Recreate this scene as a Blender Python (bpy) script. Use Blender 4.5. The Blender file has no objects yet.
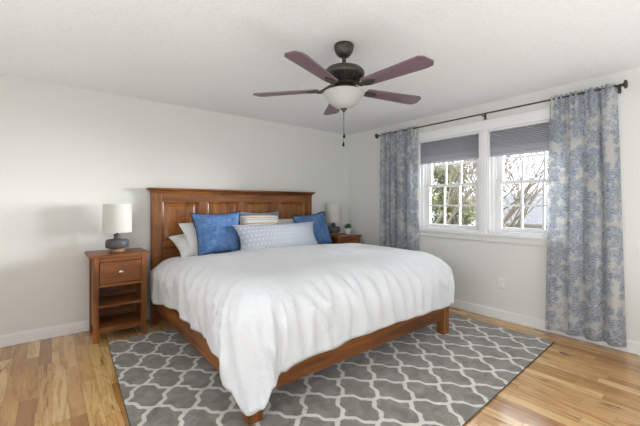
import bpy, bmesh, math, random
from mathutils import Vector, Matrix, noise
S = bpy.context.scene
COL = S.collection
PI = math.pi
random.seed(7)

# ------------------------------------------------------------------ camera
cd = bpy.data.cameras.new('camera'); cam = bpy.data.objects.new('camera', cd); COL.objects.link(cam)
cam.location = (-3.9104, -4.1422, 1.2782)
cam.rotation_euler = (PI/2, 0, -0.673267)
cd.sensor_width = 36; cd.lens = 338.112/640*36; cd.shift_y = -8.7/640
cd.clip_start = 0.05; cd.clip_end = 300
S.camera = cam

# ------------------------------------------------------------------ sky / light / exposure
W = bpy.data.worlds.new('sky'); S.world = W; W.use_nodes = True
nt = W.node_tree; nt.nodes.clear()
wo = nt.nodes.new('ShaderNodeOutputWorld'); bg = nt.nodes.new('ShaderNodeBackground')
tc = nt.nodes.new('ShaderNodeTexCoord'); sx = nt.nodes.new('ShaderNodeSeparateXYZ')
rp = nt.nodes.new('ShaderNodeValToRGB')
nt.links.new(tc.outputs['Generated'], sx.inputs[0]); nt.links.new(sx.outputs['Z'], rp.inputs[0])
rp.color_ramp.elements[0].position = 0.0; rp.color_ramp.elements[0].color = (0.42, 0.45, 0.48, 1)
rp.color_ramp.elements[1].position = 0.5; rp.color_ramp.elements[1].color = (1.5, 1.58, 1.65, 1)
nt.links.new(rp.outputs[0], bg.inputs[0]); bg.inputs[1].default_value = 2.0
nt.links.new(bg.outputs[0], wo.inputs[0])

def area(name, loc, rot, sx_, sy_, power, col=(1, 1, 1), portal=False):
    l = bpy.data.lights.new(name, 'AREA'); l.shape = 'RECTANGLE'; l.size = sx_; l.size_y = sy_
    l.energy = power; l.color = col
    if portal: l.cycles.is_portal = True
    o = bpy.data.objects.new(name, l); COL.objects.link(o); o.location = loc; o.rotation_euler = rot
    return o
# portals in the two visible windows (guide daylight in, emit nothing)
area('window_portal', (0.20, -1.81, 1.5), (0, PI/2, 0), 1.3, 0.85, 1, portal=True)
area('window_portal', (0.20, -2.74, 1.5), (0, PI/2, 0), 1.3, 0.85, 1, portal=True)
# fill lamps added behind and left of the camera, at windows put in for them
area('front_fill', (-1.7, -5.12, 1.5), (PI/2, 0, 0), 2.4, 1.3, 1, (1.0, 0.995, 0.98))
area('left_fill', (-5.12, -3.5, 1.45), (0, -PI/2, 0), 1.5, 1.8, 14, (.96, 0.98, 1.0))
area('ceiling_fill_uplight', (-2.9, -4.74, .35), (PI, 0, 0), 4.2, .8, 27, (.92, 0.965, 1.0))  # uplights added out of view to brighten the ceiling, standing in for bounced flash
area('ceiling_fill_uplight', (-4.78, -2.3, .7), (PI, 0, 0), .7, 3.6, 7, (.92, .965, 1))
sl = bpy.data.lights.new('sun', 'SUN'); sl.energy = 7; sl.angle = math.radians(24); sl.color = (.97, .99, 1)
so = bpy.data.objects.new('sun', sl); COL.objects.link(so)
so.rotation_euler = Vector((-0.885, 0.45, -0.055)).to_track_quat('-Z', 'Y').to_euler()
S.view_settings.view_transform = 'Standard'; S.view_settings.look = 'None'
S.view_settings.gamma = 1; S.view_settings.use_curve_mapping = False
S.view_settings.exposure = 0.86

# ------------------------------------------------------------------ helpers
def srgb(r, g, b):
    f = lambda c: (c/255/12.92 if c/255 <= .04045 else ((c/255+.055)/1.055)**2.4)
    return (f(r), f(g), f(b), 1)

class NT:
    """tiny node helper"""
    def __init__(s, name):
        s.m = bpy.data.materials.new(name); s.m.use_nodes = True
        s.t = s.m.node_tree; s.t.nodes.clear()
        s.out = s.n('OutputMaterial')
    def n(s, kind, **kw):
        nd = s.t.nodes.new('ShaderNode'+kind)
        for k, v in kw.items():
            setattr(nd, k, v)
        return nd
    def l(s, a, b): s.t.links.new(a, b)
    def val(s, node, i, v):
        if hasattr(v, 'is_output') or isinstance(v, bpy.types.NodeSocket): s.l(v, node.inputs[i])
        else: node.inputs[i].default_value = v
    def math(s, op, a, b=None, c=None, clamp=False):
        nd = s.n('Math', operation=op); nd.use_clamp = clamp
        s.val(nd, 0, a)
        if b is not None: s.val(nd, 1, b)
        if c is not None: s.val(nd, 2, c)
        return nd.outputs[0]
    def mix(s, f, a, b, blend='MIX'):
        nd = s.n('Mix', data_type='RGBA', blend_type=blend)
        s.val(nd, 0, f); s.val(nd, 6, a); s.val(nd, 7, b)
        return nd.outputs[2]
    def ramp(s, fac, stops):
        nd = s.n('ValToRGB'); s.l(fac, nd.inputs[0]); cr = nd.color_ramp
        while len(cr.elements) < len(stops): cr.elements.new(.5)
        for e, (p, c) in zip(cr.elements, stops): e.position = p; e.color = c
        return nd.outputs[0]
    def coords(s, which='Object', scale=(1, 1, 1), rot=(0, 0, 0)):
        tcn = s.n('TexCoord'); mp = s.n('Mapping')
        s.l(tcn.outputs[which], mp.inputs[0]); mp.inputs['Scale'].default_value = scale
        mp.inputs['Rotation'].default_value = rot
        return mp.outputs[0]
    def noise(s, vec, scale, detail=3, rough=.5, dist=0):
        nd = s.n('TexNoise'); s.l(vec, nd.inputs['Vector'])
        nd.inputs['Scale'].default_value = scale; nd.inputs['Detail'].default_value = detail
        nd.inputs['Roughness'].default_value = rough; nd.inputs['Distortion'].default_value = dist
        return nd.outputs['Fac']
    def bsdf(s, col, rough=.5, metal=0, spec=.5, bump=None, bs=.2, bd=.01, **kw):
        b = s.n('BsdfPrincipled'); s.val(b, 'Base Color', col); s.val(b, 'Roughness', rough)
        b.inputs['Metallic'].default_value = metal; b.inputs['Specular IOR Level'].default_value = spec
        for k, v in kw.items(): s.val(b, k.replace('_', ' '), v)
        if bump is not None:
            bp = s.n('Bump'); bp.inputs['Strength'].default_value = bs; bp.inputs['Distance'].default_value = bd
            s.l(bump, bp.inputs['Height']); s.l(bp.outputs[0], b.inputs['Normal'])
        s.last = b
        return b.outputs[0]
    def done(s, sh): s.l(sh, s.out.inputs[0]); return s.m

def plain(name, col, rough=.5, metal=0, spec=.5, nscale=40, namt=.06, bs=0.0, bd=.002, **kw):
    t = NT(name); v = t.coords()
    nz = t.noise(v, nscale, 3)
    c2 = tuple(max(0, x*(1-namt*2)) for x in col[:3])+(1,)
    c1 = tuple(min(1, x*(1+namt)) for x in col[:3])+(1,)
    c = t.ramp(nz, [(.3, c2), (.7, c1)])
    return t.done(t.bsdf(c, rough, metal, spec, bump=nz if bs else None, bs=bs, bd=bd, **kw))

def wood(name, base, dark, light, axis='Z', rough=.38, scale=1.0):
    t = NT(name)
    st = {'X': (.09, 1, 1), 'Y': (1, .09, 1), 'Z': (1, 1, .09)}[axis]
    v = t.coords('Object', tuple(a*scale for a in st))
    n1 = t.noise(v, 11, 4, .6, 1.2); n2 = t.noise(v, 85, 3, .6, .4)
    blot = t.noise(t.coords('Object', tuple(a**.5 for a in st)), 5, 3, .6)
    c = t.ramp(n1, [(.25, dark), (.5, base), (.78, light)])
    c = t.mix(t.math('MULTIPLY', t.math('SUBTRACT', n2, .35, clamp=True), 1.1), c, dark)
    c = t.mix(t.math('MULTIPLY', t.math('SUBTRACT', blot, .48, clamp=True), 2.2), c, dark)
    return t.done(t.bsdf(c, rough, spec=.45, bump=n2, bs=.12, bd=.002))

M = {}
t = NT('wall_paint'); v = t.coords(); M['wall'] = t.done(t.bsdf(srgb(227, 226, 222), .85, spec=.2, bump=t.noise(v, 160, 3), bs=.06, bd=.002))
t = NT('ceiling_texture'); v = t.coords(); nz = t.noise(v, 60, 5, .75)
M['ceiling'] = t.done(t.bsdf(t.ramp(nz, [(.3, srgb(236, 237, 237)), (.6, srgb(247, 247, 247))]), .9, spec=.1, bump=nz, bs=.4, bd=.010))
M['trim'] = plain('white_trim_paint', srgb(236, 236, 236), .35, nscale=8, namt=.01)
M['casing'] = plain('window_trim_paint', srgb(240, 240, 240), .35, nscale=8, namt=.01)
CH = (srgb(140, 83, 36), srgb(72, 37, 13), srgb(184, 120, 58))
for ax in 'XYZ': M['wood'+ax] = wood('cherry_wood_'+ax, *CH, axis=ax)
M['woodP'] = wood('cherry_panel_wood', srgb(154, 96, 44), srgb(84, 45, 16), srgb(198, 136, 72), 'Z', .33)

def floor_mat():
    t = NT('hickory_plank_floor'); tc = t.n('TexCoord'); sp = t.n('SeparateXYZ'); t.l(tc.outputs['Object'], sp.inputs[0])
    X, Y = sp.outputs[0], sp.outputs[1]
    pw = .083
    xi = t.math('DIVIDE', X, pw); pi_ = t.math('FLOOR', xi); xf = t.math('FRACT', xi)
    wn = t.n('TexWhiteNoise', noise_dimensions='1D'); t.l(pi_, wn.inputs['W'])
    yo = t.math('ADD', t.math('DIVIDE', Y, .78), t.math('MULTIPLY', wn.outputs['Value'], 9.7))
    bi = t.math('FLOOR', yo); yf = t.math('FRACT', yo)
    cb = t.n('CombineXYZ'); t.l(pi_, cb.inputs[0]); t.l(bi, cb.inputs[1])
    w2 = t.n('TexWhiteNoise', noise_dimensions='3D'); t.l(cb.outputs[0], w2.inputs['Vector'])
    r = w2.outputs['Value']; rc = w2.outputs['Color']
    # grain coordinates, shifted per board
    v = t.n('VectorMath', operation='MULTIPLY_ADD'); t.l(rc, v.inputs[0]); v.inputs[1].default_value = (13, 17, 11); 
    t.l(tc.outputs['Object'], v.inputs[2])
    mp = t.n('Mapping'); t.l(v.outputs[0], mp.inputs[0]); mp.inputs['Scale'].default_value = (1, .11, 1)
    g1 = t.noise(mp.outputs[0], 15, 4, .62, 1.6); g2 = t.noise(mp.outputs[0], 120, 3, .6)
    base = t.ramp(r, [(0, srgb(162, 112, 58)), (.22, srgb(194, 146, 82)), (.5, srgb(212, 168, 104)), (.8, srgb(228, 192, 132)), (1, srgb(184, 130, 70))])
    c = t.mix(t.math('MULTIPLY', t.math('SUBTRACT', g1, .48, clamp=True), 4.0, clamp=True), base, srgb(144, 92, 44))
    c = t.mix(t.math('MULTIPLY', t.math('SUBTRACT', .40, g1, clamp=True), 4, clamp=True), c, srgb(232, 206, 160))
    c = t.mix(t.math('MULTIPLY', t.math('SUBTRACT', g2, .45, clamp=True), .9), c, srgb(150, 104, 62))
    # occasional mineral streaks
    mp2 = t.n('Mapping'); t.l(v.outputs[0], mp2.inputs[0]); mp2.inputs['Scale'].default_value = (1, .16, 1)
    k = t.noise(mp2.outputs[0], 7, 4, .65, 2.2)
    c = t.mix(t.math('MULTIPLY', t.math('SUBTRACT', k, .60, clamp=True), 9, clamp=True), c, srgb(92, 58, 32))
    # seams
    ex = t.math('MINIMUM', xf, t.math('SUBTRACT', 1, xf)); ey = t.math('MINIMUM', yf, t.math('SUBTRACT', 1, yf))
    s1 = t.math('LESS_THAN', ex, .013); s2 = t.math('LESS_THAN', ey, .0016)
    seam = t.math('MAXIMUM', s1, s2)
    c = t.mix(t.math('MULTIPLY', seam, .6), c, srgb(84, 54, 30))
    h = t.math('SUBTRACT', t.math('MULTIPLY', g2, .1), seam)
    return t.done(t.bsdf(c, t.math('MULTIPLY_ADD', g1, .15, .17), spec=.6, bump=h, bs=.12, bd=.002, Coat_Weight=.5, Coat_Roughness=.12))
M['floor'] = floor_mat()

def rug_mat():
    t = NT('trellis_rug_pile'); tc = t.n('TexCoord'); sp = t.n('SeparateXYZ'); t.l(tc.outputs['Object'], sp.inputs[0])
    nd = t.n('TexNoise'); t.l(tc.outputs['Object'], nd.inputs['Vector']); nd.inputs['Scale'].default_value = 48; nd.inputs['Detail'].default_value = 2
    nsp = t.n('SeparateColor'); t.l(nd.outputs['Color'], nsp.inputs[0])
    jx = t.math('MULTIPLY_ADD', nsp.outputs[0], .05, -.025); jy = t.math('MULTIPLY_ADD', nsp.outputs[1], .05, -.025)
    ct, st_ = math.cos(math.radians(1.5)), math.sin(math.radians(1.5))
    x = t.math('ADD', t.math('DIVIDE', t.math('ADD', t.math('MULTIPLY', sp.outputs[0], ct), t.math('MULTIPLY', sp.outputs[1], st_)), .322), jx)
    y = t.math('ADD', t.math('DIVIDE', t.math('SUBTRACT', t.math('MULTIPLY', sp.outputs[1], ct), t.math('MULTIPLY', sp.outputs[0], st_)), .333), jy)
    u = t.math('SUBTRACT', t.math('ADD', x, y), .0306); w = t.math('ADD', t.math('SUBTRACT', x, y), .436)
    def g(a):
        s1 = t.math('SINE', t.math('MULTIPLY', a, 2*PI)); s3 = t.math('SINE', t.math('MULTIPLY', a, 6*PI))
        s2 = t.math('SINE', t.math('MULTIPLY', a, 4*PI))
        return t.math('ADD', t.math('ADD', t.math('MULTIPLY', s1, .078), t.math('MULTIPLY', s2, -.006)), t.math('MULTIPLY', s3, .017))
    def line(a, b):
        q = t.math('SUBTRACT', a, g(b))
        return t.math('ABSOLUTE', t.math('SUBTRACT', t.math('FRACT', t.math('ADD', q, .5)), .5))
    d = t.math('MINIMUM', line(u, w), line(w, u))
    m = t.n('MapRange'); m.interpolation_type = 'SMOOTHSTEP'; t.l(d, m.inputs[0])
    m.inputs[1].default_value = .048; m.inputs[2].default_value = .076; m.inputs[3].default_value = 1; m.inputs[4].default_value = 0
    v = tc.outputs['Object']
    n1 = t.noise(v, 9, 4, .65, .6); n2 = t.noise(v, 240, 3, .7)
    grey = t.ramp(n1, [(.3, srgb(106, 101, 93)), (.52, srgb(130, 125, 118)), (.72, srgb(152, 148, 142))])
    cream = t.ramp(n1, [(.3, srgb(206, 200, 190)), (.7, srgb(226, 222, 214))])
    c = t.mix(m.outputs[0], grey, cream)
    c = t.mix(t.math('MULTIPLY', t.math('SUBTRACT', n2, .4, clamp=True), .7), c, srgb(70, 66, 62))
    # dark woven selvedge round the rug (UV runs 0..1)
    return t.done(t.bsdf(c, .95, spec=.1, bump=t.math('ADD', n2, t.math('MULTIPLY', m.outputs[0], .5)), bs=.5, bd=.006, Sheen_Weight=.35, Sheen_Roughness=.45))
M['rug'] = rug_mat()
M['rug_edge'] = plain('rug_edge_binding', srgb(88, 84, 80), .9, nscale=200, namt=.2)

def cloth_white(name, col, amt=.5):
    t = NT(name); v = t.coords('Object')
    a = t.noise(v, 5, 4, .55, .8); b = t.noise(v, 400, 2)
    h = t.math('ADD', a, t.math('MULTIPLY', b, .02))
    return t.done(t.bsdf(col, .9, spec=.15, bump=h, bs=amt, bd=.03, Sheen_Weight=.1))
M['duvet'] = cloth_white('white_cotton_duvet', srgb(212, 213, 216), .5)
M['pillow_white'] = cloth_white('white_cotton_pillowcase', srgb(218, 218, 217), .7)
M['mattress'] = plain('mattress_ticking', srgb(225, 225, 222), .9)

def blue_mat(name, c1, c2):
    t = NT(name); v = t.coords('Object')
    a = t.noise(t.coords('Object', (1, .12, 1)), 120, 3, .6); b = t.noise(t.coords('Object', (.12, 1, 1)), 120, 3, .6); d = t.noise(v, 9, 4, .6)
    w = t.math('MULTIPLY_ADD', t.math('ADD', a, b), .5, t.math('MULTIPLY', t.math('SUBTRACT', d, .5), .7))
    return t.done(t.bsdf(t.ramp(w, [(.3, c1), (.7, c2)]), .85, spec=.15, bump=t.math('ADD', t.math('MULTIPLY', w, .15), d), bs=.4, bd=.02))
M['blue'] = blue_mat('faded_blue_linen', srgb(58, 88, 134), srgb(108, 142, 188))
M['navy'] = plain('navy_fringe', srgb(34, 50, 84), .9, nscale=150, namt=.3)

def lumbar_mat():
    t = NT('pale_grey_dotted_linen'); tc = t.n('TexCoord'); sp = t.n('SeparateXYZ'); t.l(tc.outputs['Object'], sp.inputs[0])
    X, Y = sp.outputs[0], sp.outputs[1]
    s = .05
    y = t.math('DIVIDE', Y, s); row = t.math('FLOOR', y)
    x = t.math('ADD', t.math('DIVIDE', X, s), t.math('MULTIPLY', t.math('MODULO', row, 2), .5))
    fx = t.math('SUBTRACT', t.math('FRACT', x), .5); fy = t.math('SUBTRACT', t.math('FRACT', y), .5)
    d = t.math('SQRT', t.math('ADD', t.math('MULTIPLY', fx, fx), t.math('MULTIPLY', fy, fy)))
    m = t.n('MapRange'); t.l(d, m.inputs[0]); m.inputs[1].default_value = .12; m.inputs[2].default_value = .22; m.inputs[3].default_value = 1; m.inputs[4].default_value = 0
    fade = t.n('MapRange'); t.l(X, fade.inputs[0]); fade.inputs[1].default_value = -.42; fade.inputs[2].default_value = .3; fade.inputs[3].default_value = .7; fade.inputs[4].default_value = .12
    a = t.noise(tc.outputs['Object'], 300, 2)
    c = t.mix(t.math('MULTIPLY', m.outputs[0], fade.outputs[0]), t.ramp(a, [(.35, srgb(162, 165, 175)), (.65, srgb(184, 187, 197))]), srgb(222, 223, 228))
    return t.done(t.bsdf(c, .9, spec=.1, bump=t.noise(tc.outputs['Object'], 12, 3), bs=.35, bd=.02))
M['lumbar'] = lumbar_mat()

def stripe_mat():
    t = NT('striped_woven_pillow'); tc = t.n('TexCoord'); sp = t.n('SeparateXYZ'); t.l(tc.outputs['Object'], sp.inputs[0])
    y = t.math('ADD', sp.outputs[1], t.math('MULTIPLY', t.math('SUBTRACT', t.noise(tc.outputs['Object'], 30, 2), .5), .01))
    m = t.math('MULTIPLY_ADD', y, 2.0, .5)
    nd = t.n('ValToRGB'); t.l(m, nd.inputs[0]); cr = nd.color_ramp; cr.interpolation = 'CONSTANT'
    blue, cream, tan, grey = srgb(112, 132, 158), srgb(226, 220, 210), srgb(184, 160, 134), srgb(192, 188, 184)
    st = [(0, blue), (.12, cream), (.22, tan), (.25, cream), (.5, grey), (.53, cream), (.60, tan), (.63, cream), (.71, grey), (.735, cream), (.76, cream), (.765, tan), (.785, cream), (.83, blue)]
    while len(cr.elements) < len(st): cr.elements.new(.5)
    for e, (p, c) in zip(cr.elements, st): e.position = p; e.color = c
    n = t.noise(t.coords('Object', (1, .2, 1)), 140, 3)
    c = t.mix(t.math('MULTIPLY', n, .25), nd.outputs[0], srgb(120, 120, 125))
    return t.done(t.bsdf(c, .9, spec=.1, bump=n, bs=.3, bd=.006))
M['stripe'] = stripe_mat()

def curtain_mat():
    t = NT('blue_floral_curtain_linen'); tc = t.n('TexCoord'); uv = tc.outputs['UV']
    wob = t.n('TexNoise'); t.l(uv, wob.inputs['Vector']); wob.inputs['Scale'].default_value = 14; wob.inputs['Detail'].default_value = 3
    vm = t.n('VectorMath', operation='MULTIPLY_ADD'); t.l(wob.outputs['Color'], vm.inputs[0]); vm.inputs[1].default_value = (.035, .035, 0); t.l(uv, vm.inputs[2])
    def flowers(scale, seed, petals, R, ph):
        mp = t.n('Mapping'); t.l(vm.outputs[0], mp.inputs[0]); mp.inputs['Location'].default_value = (seed, seed*1.7, 0)
        vo = t.n('TexVoronoi', voronoi_dimensions='2D'); t.l(mp.outputs[0], vo.inputs['Vector'])
        vo.inputs['Scale'].default_value = scale; vo.inputs['Randomness'].default_value = .75
        ps = t.n('VectorMath', operation='SUBTRACT'); t.l(mp.outputs[0], ps.inputs[0]); t.l(vo.outputs['Position'], ps.inputs[1])
        sp = t.n('SeparateXYZ'); t.l(ps.outputs[0], sp.inputs[0])
        cs = t.n('SeparateColor'); t.l(vo.outputs['Color'], cs.inputs[0])
        an = t.math('ADD', t.math('ARCTAN2', sp.outputs[1], sp.outputs[0]), t.math('MULTIPLY', cs.outputs[0], 6.28))
        ln = t.n('VectorMath', operation='LENGTH'); t.l(ps.outputs[0], ln.inputs[0])
        r = t.math('MULTIPLY', ln.outputs['Value'], scale)
        pet = t.math('ABSOLUTE', t.math('COSINE', t.math('MULTIPLY', an, petals/2)))
        rad = t.math('MULTIPLY', t.math('MULTIPLY_ADD', pet, .55, .45), R)
        inside = t.n('MapRange'); t.l(t.math('SUBTRACT', rad, r), inside.inputs[0]); inside.inputs[1].default_value = 0; inside.inputs[2].default_value = .04
        # radiating veins inside petals
        vein = t.math('ABSOLUTE', t.math('SINE', t.math('ADD', t.math('MULTIPLY', an, petals*3.0), t.math('MULTIPLY', r, 14))))
        core = t.math('LESS_THAN', r, .09)
        return inside.outputs[0], vein, core
    i1, v1, c1 = flowers(5.6, 3.1, 5, .60, 0)
    i2, v2, c2 = flowers(12.0, 8.3, 4, .44, 0)
    n = t.noise(uv, 90, 3, .7); st = t.noise(t.coords('UV', (.35, 1.6, 1)), 95, 2, .6)
    cream = t.ramp(n, [(.3, srgb(224, 222, 216)), (.7, srgb(240, 239, 235))])
    blue = t.ramp(st, [(.36, srgb(88, 110, 150)), (.48, srgb(140, 158, 188)), (.56, srgb(212, 218, 226))])
    sec = t.ramp(st, [(.3, srgb(152, 170, 196)), (.7, srgb(204, 212, 222))])
    c = t.mix(t.math('MULTIPLY', i2, .6), cream, sec)
    c = t.mix(t.math('MULTIPLY', i1, t.math('MULTIPLY_ADD', t.math('GREATER_THAN', v1, .35), .64, .10)), c, blue)
    c = t.mix(t.math('MULTIPLY', c1, .8), c, srgb(196, 196, 180))
    p = t.bsdf(c, .9, spec=.1, bump=n, bs=.15, bd=.003)
    tr = t.n('BsdfTranslucent'); t.l(c, tr.inputs[0])
    tp = t.n('BsdfTransparent')
    m1 = t.n('MixShader'); m1.inputs[0].default_value = .55; t.l(p, m1.inputs[1]); t.l(tr.outputs[0], m1.inputs[2])
    m2 = t.n('MixShader'); m2.inputs[0].default_value = .3; t.l(m1.outputs[0], m2.inputs[1]); t.l(tp.outputs[0], m2.inputs[2])
    return t.done(m2.outputs[0])
M['curtain'] = curtain_mat()
M['bronze'] = plain('oil_rubbed_bronze', srgb(78, 76, 70), .42, metal=.6, spec=.5, nscale=30, namt=.15)
M['black'] = plain('black_iron', srgb(34, 33, 33), .45, metal=.4)
M['blade'] = wood('mahogany_fan_blade', srgb(122, 99, 107), srgb(98, 76, 84), srgb(142, 119, 127), 'X', .4, 1.5)
def trans(name, col, f, rough=.8):
    t = NT(name); p = t.bsdf(col, rough, spec=.3, bump=t.noise(t.coords(), 300, 2), bs=.08, bd=.002)
    tr = t.n('BsdfTranslucent'); tr.inputs[0].default_value = col
    m = t.n('MixShader'); m.inputs[0].default_value = f; t.l(p, m.inputs[1]); t.l(tr.outputs[0], m.inputs[2])
    return t.done(m.outputs[0])
M['shade'] = trans('linen_lamp_shade', srgb(236, 234, 228), .35)
M['bowl'] = trans('frosted_glass_bowl', srgb(216, 216, 213), .35, .3)
M['blind'] = trans('grey_cellular_shade', srgb(176, 176, 182), .3)
M['blind_rail'] = trans('grey_shade_hem', srgb(204, 204, 210), .3)
M['ceramic'] = plain('charcoal_ceramic', srgb(80, 80, 84), .5, nscale=60, namt=.12)
M['lampwood'] = wood('pale_lamp_wood', srgb(176, 134, 98), srgb(140, 98, 66), srgb(200, 160, 122), 'X')
M['nickel'] = plain('brushed_nickel', srgb(205, 205, 205), .25, metal=1)
M['plate'] = plain('outlet_plastic', srgb(238, 238, 236), .35, namt=.01)
M['slot'] = plain('dark_slot', srgb(70, 70, 70), .6)
M['pot'] = plain('white_glazed_pot', srgb(240, 240, 238), .3, namt=.01)
M['soil'] = plain('potting_soil', srgb(60, 45, 34), .95, nscale=200, namt=.4)
M['leaf'] = plain('succulent_green', srgb(70, 108, 66), .5, nscale=60, namt=.25)
t = NT('window_glass'); gl = t.n('BsdfGlossy'); gl.inputs['Roughness'].default_value = .02
nz = t.noise(t.coords(), 2, 1); gl.inputs[0].default_value = (1, 1, 1, 1)
tp = t.n('BsdfTransparent'); tp.inputs[0].default_value = (.97, .98, .98, 1)
fr = t.n('Fresnel'); fr.inputs[0].default_value = 1.45
m = t.n('MixShader'); t.l(t.math('MULTIPLY', fr.outputs[0], t.math('MULTIPLY_ADD', nz, .05, .8)), m.inputs[0]); t.l(tp.outputs[0], m.inputs[1]); t.l(gl.outputs[0], m.inputs[2])
M['glass'] = t.done(m.outputs[0])
M['bark'] = plain('grey_bark', srgb(132, 120, 108), .95, nscale=25, namt=.3, bs=.6, bd=.03)
M['evergreen'] = plain('evergreen_needles', srgb(122, 140, 92), .8, nscale=3, namt=.35)
M['evergreen2'] = plain('olive_foliage', srgb(156, 158, 122), .8, nscale=3, namt=.35)
M['buds'] = plain('reddish_spring_buds', srgb(176, 156, 146), .8, nscale=6, namt=.3)
M['woods'] = plain('brown_grey_woods', srgb(150, 136, 122), .9, nscale=2, namt=.35)
M['grass'] = plain('lawn', srgb(112, 118, 82), .95, nscale=2, namt=.3)
M['shingle'] = plain('grey_roof_shingle', srgb(112, 111, 116), .9, nscale=6, namt=.2)
M['siding'] = plain('pale_grey_siding', srgb(196, 196, 198), .8, nscale=4, namt=.06)
M['darkglass'] = plain('house_window_glass', srgb(60, 66, 74), .15, namt=.05)

# ---- mesh helpers
def box(bm, x0, x1, y0, y1, z0, z1, bev=0, seg=2):
    r = bmesh.ops.create_cube(bm, size=1)
    vs = r['verts']
    for v_ in vs:
        v_.co = Vector((x0 if v_.co.x < 0 else x1, y0 if v_.co.y < 0 else y1, z0 if v_.co.z < 0 else z1))
    if bev:
        es = set(e for v_ in vs for e in v_.link_edges)
        bmesh.ops.bevel(bm, geom=list(es), offset=bev, segments=seg, affect='EDGES', profile=.5)
def lathe(bm, prof, n=32, c=(0, 0, 0), cap0=True, cap1=True, axis='Z'):
    rings = []
    for r, z in prof:
        ring = []
        for k in range(n):
            a = 2*PI*k/n
            p = (r*math.cos(a), r*math.sin(a), z)
            if axis == 'Y': p = (p[0], p[2], p[1])
            if axis == 'X': p = (p[2], p[0], p[1])
            ring.append(bm.verts.new((c[0]+p[0], c[1]+p[1], c[2]+p[2])))
        rings.append(ring)
    for a, b in zip(rings, rings[1:]):
        for k in range(n): bm.faces.new((a[k], a[(k+1) % n], b[(k+1) % n], b[k]))
    if cap0: bm.faces.new(rings[0])
    if cap1: bm.faces.new(rings[-1])
def tube(bm, pts, rad, n=8, caps=True):
    pts = [Vector(p) for p in pts]
    rads = rad if isinstance(rad, (list, tuple)) else [rad]*len(pts)
    rings = []; ref = None
    for i, p in enumerate(pts):
        d = (pts[min(i+1, len(pts)-1)]-pts[max(i-1, 0)]).normalized()
        if ref is None: ref = d.orthogonal().normalized()
        ref = (ref-d*ref.dot(d)).normalized(); b = d.cross(ref)
        rings.append([bm.verts.new(p+(ref*math.cos(2*PI*k/n)+b*math.sin(2*PI*k/n))*rads[i]) for k in range(n)])
    for a, b in zip(rings, rings[1:]):
        for k in range(n): bm.faces.new((a[k], a[(k+1) % n], b[(k+1) % n], b[k]))
    if caps: bm.faces.new(rings[0]); bm.faces.new(rings[-1])
def prism(bm, poly, z0, z1):
    a = [bm.verts.new((x, y, z0)) for x, y in poly]; b = [bm.verts.new((x, y, z1)) for x, y in poly]
    n = len(poly)
    bm.faces.new(a[::-1]); bm.faces.new(b)
    for k in range(n): bm.faces.new((a[k], a[(k+1) % n], b[(k+1) % n], b[k]))
def obj(name, bm, mat, parent=None, smooth=False, auto=None, loc=None, recalc=True):
    if recalc: bmesh.ops.recalc_face_normals(bm, faces=bm.faces)
    me = bpy.data.meshes.new(name); bm.to_mesh(me); bm.free()
    me.materials.append(mat)
    if smooth or auto:
        for p in me.polygons: p.use_smooth = True
        if auto:
            me.set_sharp_from_angle(angle=math.radians(auto))
    o = bpy.data.objects.new(name, me); COL.objects.link(o)
    if parent: o.parent = parent
    if loc: o.location = loc
    return o
def nbm(): return bmesh.new()
def boxes(name, lst, mat, parent=None, bev=0, seg=2):
    bm = nbm()
    for b in lst: box(bm, *b, bev=bev, seg=seg)
    return obj(name, bm, mat, parent)
def tag(o, label, cat, group=None, kind=None):
    if label: o['label'] = label
    if cat: o['category'] = cat
    if group: o['group'] = group
    if kind: o['kind'] = kind
    return o
def thing(name, label, cat, loc=(0, 0, 0), rz=0, group=None, kind=None):
    o = bpy.data.objects.new(name, None); COL.objects.link(o); o.location = loc; o.rotation_euler = (0, 0, rz)
    o.empty_display_size = .1
    return tag(o, label, cat, group, kind)
def struct(name, lst, mat, bev=0, parent=None):
    o = boxes(name, lst, mat, parent, bev); o['kind'] = 'structure'; return o
def copy_tree(o, parent=None):
    c = o.copy(); COL.objects.link(c); c.parent = parent
    for ch in list(o.children): copy_tree(ch, c)
    return c

# ------------------------------------------------------------------ room shell
H = 2.44; XL = -5.2; YF = -5.2; T = .22
def part_label(o, s): o['label'] = s; return o
struct('floor', [(XL, T, YF, T, -.1, 0)], M['floor'])
struct('ceiling', [(XL, T, YF, T, H, H+.1)], M['ceiling'])
struct('wall_back', [(XL, T, 0, T, 0, H)], M['wall'])
OP = [(-2.222, -1.395), (-3.150, -2.322)]; Z0, Z1 = .955, 2.13
struct('wall_right', [(0, T, YF, -3.150, 0, H), (0, T, -2.322, -2.222, Z0, Z1), (0, T, -1.395, 0, 0, H), (0, T, -3.150, -1.395, 0, Z0), (0, T, -3.150, -1.395, Z1, H)], M['wall'])
FW = (-2.9, -.5, .85, 2.15)
struct('wall_front', [(XL, FW[0], YF-T, YF, 0, H), (FW[1], T, YF-T, YF, 0, H), (FW[0], FW[1], YF-T, YF, 0, FW[2]), (FW[0], FW[1], YF-T, YF, FW[3], H)], M['wall'])
LW = (-4.4, -2.6, .7, 2.2)
struct('wall_left', [(XL-T, XL, YF-T, LW[0], 0, H), (XL-T, XL, LW[1], T, 0, H), (XL-T, XL, LW[0], LW[1], 0, LW[2]), (XL-T, XL, LW[0], LW[1], LW[3], H)], M['wall'])
def baseboard(name, lst):
    struct(name, lst, M['trim'], .004)
baseboard('baseboard_back', [(XL, 0, -.014, 0, 0, .098), (XL, 0, -.010, 0, .096, .108)])
baseboard('baseboard_right', [(-.014, 0, YF, -.0145, 0, .098), (-.010, 0, YF, -.0145, .096, .108)])
baseboard('baseboard_front', [(XL, 0, YF, YF+.014, 0, .108)])
baseboard('baseboard_left', [(XL, XL+.014, YF, 0, 0, .108)])

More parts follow.
